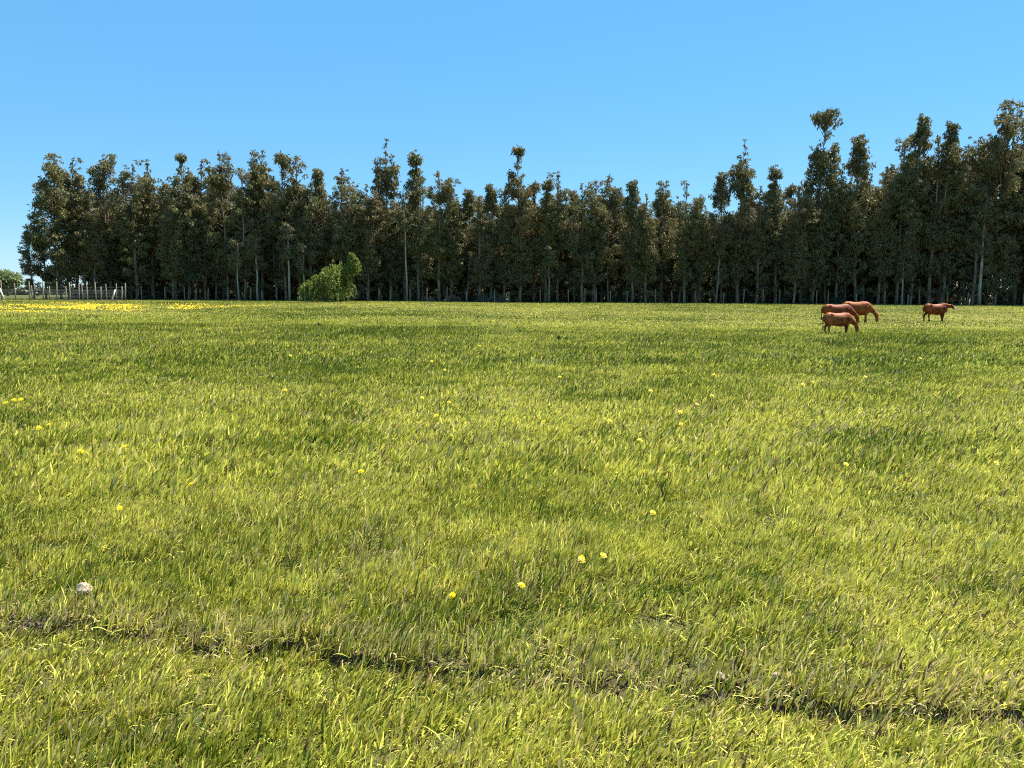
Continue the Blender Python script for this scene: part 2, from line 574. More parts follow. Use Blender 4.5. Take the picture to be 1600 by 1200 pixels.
protos = []
def add_lod(k, *args, **kw):
    ids = []
    for i in range(k):
        nm = 'sward_%03d' % len(protos)
        protos.append(blade_patch(nm, *args, seed=100 + len(protos), **kw))
        ids.append(len(protos) - 1)
    return np.array(ids)
LOD0 = add_lod(10, 52, 0.14, 0.05, 0.105, 0.0074, lean=0.62, flat=0.10, clumps=4)
LOD0C = add_lod(5, 46, 0.16, 0.03, 0.06, 0.007, lean=0.9, flat=0.5)                # low felt between the tufts
LOD0B = add_lod(5, 26, 0.055, 0.08, 0.15, 0.0085, lean=0.6, flat=0.03)          # taller tufts
LOD1 = add_lod(9, 70, 0.40, 0.07, 0.14, 0.017, lean=0.6, flat=0.06, clumps=9)
LOD2 = add_lod(8, 130, 1.2, 0.10, 0.18, 0.030, lean=0.55, flat=0.04, clumps=20)
LOD3 = add_lod(6, 110, 2.2, 0.13, 0.22, 0.055, lean=0.45, flat=0.03, clumps=18)

P, RO, SCL, ID = [], [], [], []
def sow(ids, y0, y1, dens, side, keep=None, hs=(0.8, 1.25), hmul=None):
    # half-width of the sown strip follows the field of view with a margin for other view points
    hw1 = 0.70 * y1 + side
    n = int((y1 - y0) * 2 * hw1 * dens)
    x = RNG.uniform(-hw1, hw1, n); y = RNG.uniform(y0, y1, n)
    ok = np.abs(x) < 0.70 * y + side
    x, y = x[ok], y[ok]
    if keep is not None:
        ok = keep(x, y)
        x, y = x[ok], y[ok]
    n = len(x)
    z = height(x, y)
    P.append(np.stack([x, y, z], 1))
    RO.append(np.stack([np.zeros(n), np.zeros(n), RNG.normal(0, 0.55, n)], 1))
    s = RNG.uniform(hs[0], hs[1], n)
    hz = s if hmul is None else s * hmul(x, y)
    SCL.append(np.stack([s, s, hz], 1))
    ID.append(ids[RNG.integers(0, len(ids), n)])

def near_keep(x, y):
    b = bare(x, y)
    th = fbm(x, y, 0.35, 71)
    return (RNG.random(len(x)) > b * 1.05) & (RNG.random(len(x)) < 0.72 + 0.8 * th)
hn = lambda x, y: 0.72 + 0.75 * fbm(x, y, 0.9, 72) - 0.25 * np.exp(-((bank_s(x, y) + 0.25) / 0.25) ** 2)
sow(LOD0, -2.5, 7.2, 120, 5.5, near_keep, hmul=hn)
sow(LOD0C, -2.5, 8.5, 135, 5.5, lambda x, y: RNG.random(len(x)) > bare(x, y) * 1.2)
sow(LOD0B, -2.5, 9.5, 11, 5.5, lambda x, y: (fbm(x, y, 0.8, 73) > 0.5) & (bare(x, y) < 0.4), hmul=hn)
sow(LOD0B, 2.5, 5.5, 110, 4.0, lambda x, y: (np.abs(bank_s(x, y) - 0.045) < 0.06) & (bare(x, y) < 0.85), hs=(0.6, 1.0))   # overhanging fringe of the edge
sow(LOD1, 6.6, 19, 18, 6, lambda x, y: RNG.random(len(x)) < 0.75 + 0.9 * fbm(x, y, 1.0, 74), hmul=lambda x, y: 0.7 + 0.65 * fbm(x, y, 1.6, 75))
def hmid(x, y):
    yl, dr, lu, pa = cover(x, y)
    return (0.75 + 0.5 * fbm(x, y, 3, 76)) * (1 + 0.35 * lu) * (1 - 0.45 * pa)
sow(LOD2, 18, 48, 2.2, 8, hmul=hmid)
sow(LOD3, 46, 118, 1.0, 12, hmul=hmid)
P, RO, SCL, ID = np.concatenate(P), np.concatenate(RO), np.concatenate(SCL), np.concatenate(ID)
yl, dr, lu, pa = cover(P[:, 0], P[:, 1])
jit = RNG.normal(0, 0.18, len(P)) - 0.38 * np.isin(ID, LOD0C)      # low felt tinted greener and darker, painting shade into the gaps between tufts
grass = scatter('grass', P, RO, SCL, ID, dict(yel=np.clip(yl + jit, 0, 1), dry=dr), protos)
tag(grass, 'short yellowish green pasture grass covering the whole field', 'grass', kind='stuff')

# ------------------------------------------------------------------ eucalyptus trees
def leaf_quads(C, rc, nl, g, L0, L1, wf, flat=0.8, droop=0.6):
    """C (n,3) clump centres; returns verts, quads, rnd"""
    n = len(C)
    k = np.repeat(np.arange(n), nl)
    m = len(k)
    d = g.normal(0, 1, (m, 3)); d /= np.linalg.norm(d, axis=1)[:, None]
    rr = g.uniform(0.25, 1.0, m) ** 0.6
    p = C[k] + d * (rr * rc[k])[:, None] * np.array([1, 1, flat])
    ax = g.normal(0, 1, (m, 3)); ax[:, 2] -= droop * 1.6
    ax /= np.linalg.norm(ax, axis=1)[:, None]
    sd = np.cross(ax, g.normal(0, 1, (m, 3))); sd /= np.linalg.norm(sd, axis=1)[:, None]
    L = g.uniform(L0, L1, m)[:, None]
    Wd = L * wf
    V = np.stack([p, p + ax * L * 0.4 + sd * Wd, p + ax * L, p + ax * L * 0.4 - sd * Wd], 1).reshape(-1, 3)
    b = np.arange(m) * 4
    return V, np.stack([b, b + 1, b + 2, b + 3], 1), np.repeat(g.random(m), 4)

def euc_meshes(seed, Rad, cb, nclump, gap, lean=0.0, narrow_top=0.4, tops=1, low=11):
    """unit tree of 20 m: trunk with limbs, and a crown of many small leaves in clumps"""
    g = np.random.default_rng(seed)
    H = 20.0
    tz = np.linspace(0, 1, 11)
    wx = np.cumsum(g.normal(0, 0.10, 11)) + lean * tz ** 1.6 * 4; wy = np.cumsum(g.normal(0, 0.10, 11))
    wx -= wx[0]; wy -= wy[0]
    def ax(t): return np.array([np.interp(t, tz, wx), np.interp(t, tz, wy), t * H])
    tr = MB()
    r0 = g.uniform(0.15, 0.22)
    tr.tube([ax(t) for t in tz * 0.985], [r0 * (1.25 if t == 0 else (1 - t) ** 0.8 + 0.05) for t in tz], 8)
    leads = [(0.0, 0.0, 1.0)]
    for k in range(tops - 1):
        a = g.uniform(0, 6.28)
        leads.append((math.cos(a) * Rad * 0.75, math.sin(a) * Rad * 0.6, g.uniform(0.82, 0.94)))
    C, rc = [], []
    off = g.uniform(0, 100, 3)
    tries = 0
    while len(C) < nclump and tries < nclump * 12:
        tries += 1
        lx, ly, lt = leads[g.integers(0, len(leads))]
        u = g.random() ** 0.85
        t = cb + (lt - cb) * u
        prof = (0.55 + 0.9 * u) if u < 0.4 else (0.91 - (0.91 - narrow_top) * ((u - 0.4) / 0.6) ** 1.3)
        rad = Rad * prof * math.sqrt(g.random())
        a = g.uniform(0, 6.28)
        spread = sstep(0.2, 0.9, u)
        c = ax(t) + np.array([rad * math.cos(a) + lx * spread, rad * math.sin(a) + ly * spread, 0])
        nz = mnoise.noise(Vector((c[0] * 0.42 + off[0], c[1] * 0.42 + off[1], c[2] * 0.30 + off[2])))
        if nz < gap + 0.26 * u ** 2: continue
        C.append(c); rc.append((0.28 + 0.55 * g.random() ** 1.6) * (1.0 - 0.25 * u))
    for lx, ly, lt in leads:                                # a tuft on each leader
        c = ax(lt) + np.array([lx, ly, 0])
        for j in range(16):
            q = 0.04 + 0.062 * j
            C.append(c + g.normal(0, 1, 3) * np.array([q, q, 0.15]) - np.array([0, 0, 0.34 * j])); rc.append(0.15 + 0.022 * min(j, 12) + 0.03 * min(j, 5) * g.random())
        if lt < 1:
            tr.tube([ax(0.5), ax(0.62) + np.array([lx * .6, ly * .6, 0]), c], [r0 * .5, r0 * .35, 0.04], 5)
    for k in range(low):                                    # stray shoots low on the trunk
        t = g.uniform(0.08, cb + 0.05)
        a = g.uniform(0, 6.28); rr = g.uniform(0.3, Rad * 0.8)
        C.append(ax(t) + np.array([rr * math.cos(a), rr * math.sin(a), 0])); rc.append(g.uniform(0.25, 0.55))
    C = np.array(C); rc = np.array(rc)
    for i in g.permutation(len(C))[: int(len(C) * 0.6)]:
        c = C[i]
        tb = np.clip(c[2] / H - 0.05 - 0.02 * g.random(), 0.05, 0.97)
        s = ax(tb)
        mid = (s + c) / 2 + np.array([0, 0, -0.15 + 0.1 * g.random()])
        tr.tube([s, mid, c], [0.055, 0.035, 0.012], 4)
    nl = np.maximum(14, (46 * (rc / 0.5) ** 1.8)).astype(int)
    V, Q, rn = leaf_quads(C, rc, nl, g, 0.22, 0.48, 0.19, flat=0.8, droop=0.9)
    crown = mesh_np('eucalyptus_crown', V, [Q], False, dict(rnd=rn))
    crown.materials.append(M_EUC)
    trunk = tr.mesh('eucalyptus_trunk')
    trunk.materials.append(M_BARK)
    return trunk, crown

EUC = dict(
    dense=[euc_meshes(s, 2.5, 0.19, 280, -0.16, narrow_top=0.34, tops=2) for s in (1, 2, 3)],
    round=[euc_meshes(s, 2.7, 0.20, 280, -0.12, narrow_top=0.50, tops=3) for s in (4, 5)],
    slim=[euc_meshes(s, 2.0, 0.20, 235, -0.16, narrow_top=0.30, tops=1) for s in (6, 7, 8)],
    airy=[euc_meshes(s, 2.3, 0.21, 212, -0.03, narrow_top=0.50, tops=2, low=8) for s in (9, 10, 11)],
    spire=[euc_meshes(s, 2.3, 0.14, 270, -0.20, narrow_top=0.22, tops=1) for s in (12, 13)],
    tuft=[euc_meshes(s, 1.9, 0.16, 230, -0.10, narrow_top=0.74, tops=1, low=14) for s in (14, 15)],
    lean=[euc_meshes(21, 2.0, 0.14, 330, -0.32, lean=0.30, narrow_top=0.78, tops=1)],
    wide=[euc_meshes(22, 3.2, 0.08, 290, -0.03, narrow_top=0.45, tops=3, low=26)],
)
def eucalyptus(px, top, typ, D, label, group='eucalyptus trees of the grove', rot=None, v=None):
    x, y, zt = at_depth(px, top, D)
    zb = float(height(x, y)) - 0.05
    if typ == 'lean':
        x -= 0.30 * 4 * (zt - zb) / 20.0 * 0.75
    hs = (zt - zb) / 20.3
    ws_ = hs ** 0.75
    tr, cr = random.choice(EUC[typ]) if v is None else EUC[typ][v]
    root = empty('eucalyptus_tree', (x, y, zb), random.uniform(0, 6.28) if rot is None else rot)
    root.scale = (ws_, ws_, hs)
    tag(root, label, 'tree', group)
    a = link('trunk', tr, root); b = link('crown', cr, root)
    return root

TREES = [   # photo x and y of the top, kind, metres away, what sets it apart
 (46, 352, 'airy', 107, 'low ragged eucalyptus hanging out beyond the left end of the grove'),
 (82, 236, 'wide', 108, 'broad gappy eucalyptus forming the left end of the grove above the fence'),
 (62, 312, 'airy', 109, 'mid-height open eucalyptus under the left shoulder of the broad end tree'),
 (97, 268, 'dense', 111, 'dense eucalyptus hidden behind the broad end tree at left'),
 (122, 270, 'slim', 109, 'slim eucalyptus between the broad end tree and the first dip'),
 (108, 244, 'airy', 110, 'see-through eucalyptus just right of the broad tree at the left end'),
 (140, 284, 'dense', 108, 'low dense eucalyptus filling the dip before the first detached tuft'),
 (163, 237, 'tuft', 111, 'thin eucalyptus with a detached top tuft, near the left end'),
 (203, 251, 'round', 109, 'round-headed olive eucalyptus just right of the detached tuft near left end'),
 (230, 247, 'airy', 112, 'gappy grey-topped eucalyptus overlapping the round-headed olive one'),
 (262, 290, 'dense', 108, 'dense brownish eucalyptus in the notch above the end of the fence posts'),
 (285, 239, 'spire', 110, 'pointed dark green eucalyptus, left of a pair of high lobes'),
 (312, 247, 'airy', 112, 'small forked eucalyptus tip beside the pointed dark green one'),
 (347, 232, 'airy', 110, 'gappy eucalyptus standing left of the highest crown in left half of grove'),
 (376, 262, 'dense', 109, 'dense lower eucalyptus between two high gappy crowns, left half'),
 (402, 228, 'airy', 111, 'high eucalyptus with sky gaps, left of the double-headed block'),
 (440, 238, 'dense', 109, 'left head of the dense double-headed block above the pale trunks'),
 (462, 243, 'dense', 110, 'right head of the dense double-headed block above the pale trunks'),
 (482, 280, 'round', 108, 'low brownish eucalyptus above the left part of the bright green bush'),
 (503, 262, 'slim', 110, 'narrow eucalyptus just left of the flat-topped one above the green bush'),
 (530, 258, 'round', 109, 'flat-topped olive eucalyptus straight above the bright green bush'),
 (572, 286, 'dense', 109, 'low eucalyptus between the flat-topped one and the high airy tuft'),
 (607, 216, 'tuft', 112, 'high eucalyptus with an airy see-through top, left of centre'),
 (651, 231, 'slim', 110, 'slender eucalyptus just right of the high airy top, pale trunk below'),
 (684, 263, 'airy', 109, 'eucalyptus with arching thin top, right of the slender pale-trunked one'),
 (704, 276, 'round', 110, 'round low eucalyptus on the slope into the central dip'),
 (728, 294, 'slim', 111, 'small-headed eucalyptus in the deepest dip of the skyline'),
 (748, 304, 'dense', 108, 'lowest dense brown eucalyptus in the central dip'),
 (767, 286, 'slim', 110, 'thin eucalyptus tip just left of the central spire'),
 (788, 294, 'dense', 109, 'dense eucalyptus leaning on the left side of the central spire'),
 (811, 228, 'spire', 109, 'central spire-shaped green eucalyptus with a thin two-tufted tip'),
 (835, 285, 'dense', 111, 'eucalyptus filling the right flank of the central spire'),
 (853, 276, 'slim', 109, 'first eucalyptus right of the central spire across a small sky gap'),
 (873, 266, 'airy', 110, 'dark-tipped eucalyptus above the reddish trunk right of centre'),
 (912, 282, 'round', 109, 'left one of two equal low heads right of centre'),
 (931, 281, 'dense', 110, 'right one of two equal low heads right of centre'),
 (953, 270, 'airy', 111, 'eucalyptus with loose twigs poking above its flat top'),
 (990, 279, 'slim', 109, 'brownish eucalyptus left of the bright sky hole right of centre'),
 (1012, 300, 'dense', 108, 'low brown eucalyptus under the bright sky hole right of centre'),
 (1036, 277, 'airy', 111, 'gappy eucalyptus right of the bright sky hole'),
 (1075, 280, 'airy', 109, 'pale green open-topped eucalyptus left of the dark thin top'),
 (1098, 302, 'dense', 110, 'low eucalyptus in the dip left of the thick-necked tall one'),
 (1124, 266, 'slim', 109, 'dark thin eucalyptus top beside the thick-necked tall one'),
 (1160, 217, 'tuft', 110, 'thick-necked tall eucalyptus with a bushy club-shaped head'),
 (1188, 286, 'round', 109, 'round low eucalyptus under the right side of the club-shaped head'),
 (1219, 255, 'slim', 110, 'dark leaning eucalyptus between the club-shaped head and the tallest leaner'),
 (1247, 290, 'dense', 108, 'dense low eucalyptus just left of the tallest leaning one'),
 (1294, 167, 'lean', 110, 'tall eucalyptus leaning right with a loose open head above the cows'),
 (1316, 252, 'round', 111, 'rounded eucalyptus crown below the tall leaning head'),
 (1350, 207, 'slim', 110, 'narrow pointed eucalyptus right of the tall leaning one'),
 (1382, 258, 'dense', 109, 'dense lower eucalyptus between the narrow pointed one and the twiggy peak'),
 (1414, 214, 'dense', 110, 'eucalyptus on the left shoulder of the twiggy peak'),
 (1438, 175, 'spire', 111, 'high eucalyptus with a twiggy peak, left of the lone red cow'),
 (1466, 206, 'airy', 110, 'gappy eucalyptus above the lone red cow, left of the blunt peak'),
 (1487, 186, 'spire', 110, 'blunt peaked eucalyptus right above the lone red cow'),
 (1512, 262, 'dense', 112, 'low dark eucalyptus in the gap right of the blunt peak'),
 (1536, 206, 'round', 109, 'dark rounded eucalyptus left of the tallest tree at right edge'),
 (1578, 151, 'wide', 110, 'tallest and broadest eucalyptus near the right edge'),
 (1606, 156, 'dense', 112, 'eucalyptus cut by the right edge, behind the tallest one'),
 (1650, 165, 'round', 109, 'eucalyptus beyond the right edge, next after the tallest'),
 (1690, 140, 'dense', 110, 'eucalyptus farther out beyond the right edge'),
 (1735, 170, 'airy', 109, 'outermost eucalyptus beyond the right edge'),
]
for px, top, typ, D, lab in TREES:
    eucalyptus(px, top, typ, D + random.uniform(-0.5, 0.5), lab, rot=0.0 if typ == 'lean' else None)

LEVEL_X = [60, 130, 200, 300, 400, 480, 560, 640, 720, 780, 850, 950, 1050, 1100, 1180, 1240, 1330, 1400, 1460, 1520, 1600, 1900]
LEVEL_Y = [360, 290, 275, 272, 270, 290, 296, 288, 312, 306, 296, 296, 308, 316, 298, 292, 275, 250, 232, 225, 200, 190]
for row, (D, p0) in enumerate(((112.5, 118), (115, 128), (118, 138))):
    px = p0 + random.uniform(0, 20)
    while px < 1760:
        lv = float(np.interp(px, LEVEL_X, LEVEL_Y)) + random.uniform(-6, 42)
        thin = 1545 < px < 1592
        if not (thin and row > 0):
            eucalyptus(px, lv, random.choice(['dense', 'dense', 'round', 'slim', 'dense', 'airy']), D + random.uniform(-1, 1),
                       'eucalyptus inside the grove, its dark crown merged with the front trees', group='inner trees of the eucalyptus grove')
        px += random.uniform(27, 41)

# the depth of the plantation behind: one mass nobody could count
def joined(name, meshes):
    Vs, Qs, Ts, rn, mats, mi, off = [], [], [], [], [], [], 0
    bm = bmesh.new()
    me = bpy.data.meshes.new(name)
    for i, m in enumerate(meshes):
        me.materials.append(m.materials[0])
        n0 = len(bm.faces)
        bm.from_mesh(m)
        bm.faces.ensure_lookup_table()
        for f in bm.faces[n0:]: f.material_index = i
    bm.to_mesh(me); bm.free()
    return bpy.data.objects.new(name, me)
gp = [joined('grove_tree_%02d' % i, list(EUC['dense' if i < 3 else 'round'][i % 3 if i < 3 else 0])) for i in range(4)]
pp, rr_, ss_, id_ = [], [], [], []
for D in np.arange(121, 160, 3.2):
    px = 150 + random.uniform(0, 30)
    while px < 1900:
        if not (1500 < px < 1600 and D > 124):
            x, y, zt = at_depth(px, float(np.interp(px, LEVEL_X, LEVEL_Y)) + random.uniform(20, 60), D + random.uniform(-1, 1))
            zb = float(height(x, y)) - 0.1
            h = (zt - zb) / 20.3
            pp.append((x, y, zb)); rr_.append((0, 0, random.uniform(0, 6.28))); ss_.append((h ** .6, h ** .6, h)); id_.append(random.randrange(4))
        px += random.uniform(28, 44)
grove = scatter('deep_grove', np.array(pp), np.array(rr_), np.array(ss_), np.array(id_), {}, gp)
tag(grove, 'dark mass of eucalyptus trunks and crowns deep inside the grove', 'grove', kind='stuff')

# ------------------------------------------------------------------ shrubs and undergrowth
def puff_mesh(name, seed, clumps, size, nl, L, mat, wf=0.22, droop=0.2):
    g = np.random.default_rng(seed)
    C = []
    for i in range(clumps):
        d = g.normal(0, 1, 3); d /= np.linalg.norm(d); d[2] = abs(d[2])
        C.append(np.array([d[0] * size[0], d[1] * size[1], 0.15 * size[2] + d[2] * size[2] * 0.8]) * g.uniform(0.35, 0.85))
    C = np.array(C)
    rc = g.uniform(0.22, 0.42, clumps) * min(size)
    V, Q, rn = leaf_quads(C, rc, np.full(clumps, nl), g, L[0], L[1], wf, droop=droop)
    V[:, 2] = np.maximum(V[:, 2], 0.0)
    me = mesh_np(name, V, [Q], False, dict(rnd=rn))
    me.materials.append(mat)
    return me

def stems_mesh(name, seed, n, size, mat, r=0.03):
    g = np.random.default_rng(seed)
    m = MB()
    for i in range(n):
        a = g.uniform(0, 6.28); k = g.uniform(0.3, 0.75)
        e = np.array([math.cos(a) * size[0] * k, math.sin(a) * size[1] * k, size[2] * g.uniform(0.5, 0.9)])
        m.tube([(e[0] * .1, e[1] * .1, -0.05), e * np.array([.45, .45, .55]), e], [r, r * .7, r * .3], 5)
    me = m.mesh(name)
    me.materials.append(mat)
    return me

scrub = []
for i in range(4):
    o = bpy.data.objects.new('scrub_%d' % i, puff_mesh('scrub', 300 + i, 10, (0.7, 0.7, 1.0), 40, (0.12, 0.3), M_SCRUB))
    scrub.append(o)
n = 330
px = RNG.uniform(110, 1800, n); D = RNG.uniform(109, 135, n)
sp = []
for a, d in zip(px, D):
    if 1540 < a < 1600 and d > 122: continue
    x, y, _ = at_depth(a, 470, d)
    sp.append((x, y, float(height(x, y)) - 0.03))
n0 = len(sp)
for a, d in zip(RNG.uniform(120, 1920, 240), RNG.uniform(157, 166, 240)):   # thick scrub along the far side of the grove
    x, y, _ = at_depth(a, 470, d)
    sp.append((x, y, float(height(x, y)) - 0.03))
n = len(sp)
s = RNG.uniform(0.5, 1.7, n)
s[n0:] *= 2.0
und = scatter('undergrowth', np.array(sp), np.stack([np.zeros(n), np.zeros(n), RNG.uniform(0, 6.28, n)], 1),
              np.stack([s, s, s * RNG.uniform(0.6, 1.6, n)], 1), RNG.integers(0, 4, n), {}, scrub)
tag(und, 'low olive scrub growing between the eucalyptus trunks', 'undergrowth', kind='stuff')

# weeping bright bush in front of the grove
def weeping_mesh(seed, heads, mat, per=60, seg=9):
    """drooping leafy strands falling from several heads (x, y, z, spread, drop)"""
    g = np.random.default_rng(seed)
    C, st = [], MB()
    for hx, hy, hz, spread, drop in heads:
        st.tube([(hx * .35, hy * .35, 0), (hx * .8, hy * .8, hz * .55), (hx, hy, hz)], [0.07, 0.05, 0.03], 5)
        for i in range(per):
            a = g.uniform(0, 6.28); R_ = spread * g.uniform(0.2, 1.25); dr_ = drop * g.uniform(0.4, 1.0); jx, jy, jz = g.normal(0, spread * 0.22, 3)
            for k in range(seg):
                t = (k + g.random()) / seg
                rr = R_ * (1 - (1 - t) ** 2)
                z = hz + 0.25 * math.sin(min(1, t * 2.5) * math.pi) * 0.8 - dr_ * t ** 2
                z += jz
                if z > 0.08: C.append((hx + jx + rr * math.cos(a), hy + jy + rr * math.sin(a), z))
    C = np.array(C)
    V, Q, rn = leaf_quads(C, np.full(len(C), 0.16), np.full(len(C), 6), g, 0.14, 0.34, 0.18, droop=1.6)
    f = mesh_np('weeping_foliage', V, [Q], False, dict(rnd=rn)); f.materials.append(mat)
    s_ = st.mesh('weeping_stems'); s_.materials.append(M_BARK)
    return f, s_

bx, by, bz = ground_hit(518, 471.5)
by = 98.5; bx = at_depth(518, 470, by)[0]; bz = float(height(bx, by))
root = empty('weeping_bush', (bx, by, bz))
tag(root, 'bright yellow-green drooping bush in front of the dark grove', 'bush')
f, s_ = weeping_mesh(5, [(-2.7, 0, 2.1, 1.0, 1.9), (-1.9, 0.4, 2.9, 0.9, 2.3), (-1.1, 0.1, 3.2, 1.1, 2.9), (0.4, -0.3, 4.0, 1.5, 3.6),
                         (1.3, 0.1, 3.4, 1.1, 3.1), (1.9, 0.4, 4.4, 0.55, 2.8), (2.5, 0.5, 5.75, 0.42, 1.7), (2.9, 0.5, 5.2, 0.45, 1.8), (0.0, 0.5, 2.3, 2.3, 2.2)], M_WILLOW, per=46)
link('foliage', f, root); link('stem', s_, root)

def shrub(px, py, D, size, seed, mat, label, name='shrub', cat='shrub', clumps=16, nl=70, L=(0.12, 0.28), group=None, wf=0.22):
    x, y, _ = at_depth(px, py, D)
    root = empty(name, (x, y, float(height(x, y)) - 0.03))
    tag(root, label, cat, group)
    link('foliage', puff_mesh('shrub_foliage', seed, clumps, size, nl, L, mat, wf), root)
    link('stem', stems_mesh('shrub_stems', seed + 1, 9, size, M_BARK), root)
    return root
shrub(553, 470, 104.6, (0.9, 0.9, 2.9), 401, M_DRYBR, 'greyish half-dry upright shrub touching the right side of the green bush', wf=0.14)
shrub(619, 471, 106.5, (0.5, 0.5, 1.9), 403, M_SCRUB, 'small cone-shaped olive shrub at the foot of the grove', L=(0.1, 0.2))
shrub(706, 473, 106.8, (1.3, 0.8, 1.2), 405, M_DRYBR, 'brown brushwood heap with a thin tip, left of two by the trunks', 'brush_heap', 'brushwood', wf=0.1, L=(0.2, 0.5))
shrub(668, 473, 107.2, (1.1, 0.7, 0.9), 411, M_DRYBR, 'low flat brown heap of dead twigs left of the brushwood heaps', 'brush_heap', 'brushwood', wf=0.1, L=(0.2, 0.4))
shrub(755, 474, 106.4, (1.5, 0.8, 1.5), 407, M_DRYBR, 'grey-brown brushwood heap, sloping left side, near grove centre', 'brush_heap', 'brushwood', wf=0.1, L=(0.2, 0.5))
shrub(779, 474, 106.6, (1.0, 0.8, 1.3), 409, M_DRYBR, 'rounded grey-brown brushwood heap right beside the sloping one', 'brush_heap', 'brushwood', wf=0.1, L=(0.2, 0.5))
shrub(1312, 478, 112.5, (1.0, 0.8, 3.4), 413, M_SCRUB, 'green understorey shrub among trunks above the grazing cows')

# far pale tree beyond the fence at the left edge, and a far hedge line on the horizon
def far_tree(px, py, D, R_, H, seed, label):
    x, y, _ = at_depth(px, py, D)
    root = empty('willow_tree', (x, y, float(height(x, y)) - 0.1))
    tag(root, label, 'tree')
    g = np.random.default_rng(seed)
    n = 46
    d = g.normal(0, 1, (n, 3)); d /= np.linalg.norm(d, axis=1)[:, None]
    C = np.array([0, 0, H * 0.58]) + d * np.array([R_, R_, H * 0.40]) * g.uniform(0.3, 0.9, n)[:, None]
    V, Q, rn = leaf_quads(C, g.uniform(0.7, 1.3, n) * R_ / 3.2, np.full(n, 130), g, 0.4, 0.8, 0.25, droop=0.9)
    me = mesh_np('far_tree_crown', V, [Q], False, dict(rnd=rn)); me.materials.append(M_FARLEAF)
    link('crown', me, root)
    m = MB()
    m.tube([(0, 0, 0), (0.1, 0, H * .3), (0, .1, H * .6)], [0.3, 0.22, 0.1], 7)
    for k in range(6):
        a = k * 1.05
        m.tube([(0, 0, H * .28), (math.cos(a) * R_ * .4, math.sin(a) * R_ * .4, H * .5), (math.cos(a) * R_ * .7, math.sin(a) * R_ * .7, H * .7)], [0.14, 0.09, 0.03], 5)
    t = m.mesh('far_tree_trunk'); t.materials.append(M_BARK)
    link('trunk', t, root)
far_tree(12, 458, 190, 4.4, 6.6, 501, 'light green round tree far beyond the fence at the left edge')
far_tree(-38, 458, 185, 4.2, 6.0, 503, 'light green round tree beyond the left edge of the view')

hp = [bpy.data.objects.new('hedge_%d' % i, puff_mesh('hedge', 600 + i, 16, (3.5, 3.0, 3.2), 60, (0.5, 1.1), M_SCRUB, 0.25)) for i in range(3)]
n = 360
hx = RNG.uniform(-420, 420, n); hy = 330 + RNG.uniform(-12, 12, n)
s = RNG.uniform(0.8, 1.5, n)
hd = scatter('far_hedge', np.stack([hx, hy, height(hx, hy) - 0.2], 1), np.stack([s * 0, s * 0, RNG.uniform(0, 6.28, n)], 1),
             np.stack([s, s, s], 1), RNG.integers(0, 3, n), {}, hp)
tag(hd, 'low dark hedge line far off behind the grove on the horizon', 'hedge', kind='stuff')

# ------------------------------------------------------------------ fences
def post_mesh(seed, h, r):
    g = np.random.default_rng(seed)
    m = MB()
    lx, ly = g.normal(0, 0.03, 2)
    m.tube([(0, 0, -0.3), (lx * .3, ly * .3, h * .4), (lx, ly, h * 0.985), (lx, ly, h)], [r * 1.08, r, r * 0.92, r * 0.6], 8)
    me = m.mesh('fence_post')
    me.materials.append(M_POST)
    return me
POSTS = [post_mesh(700 + i, 2.25 + 0.1 * (i % 3), 0.066 + 0.012 * (i % 2)) for i in range(6)]
SHORT = [post_mesh(720 + i, 1.85 + 0.12 * (i % 3), 0.075) for i in range(5)]
GREYP = [post_mesh(740 + i, 1.6 + 0.2 * (i % 3), 0.075) for i in range(6)]
for i, me in enumerate(GREYP):
    me.materials[0] = M_BARK if i % 3 else M_POST

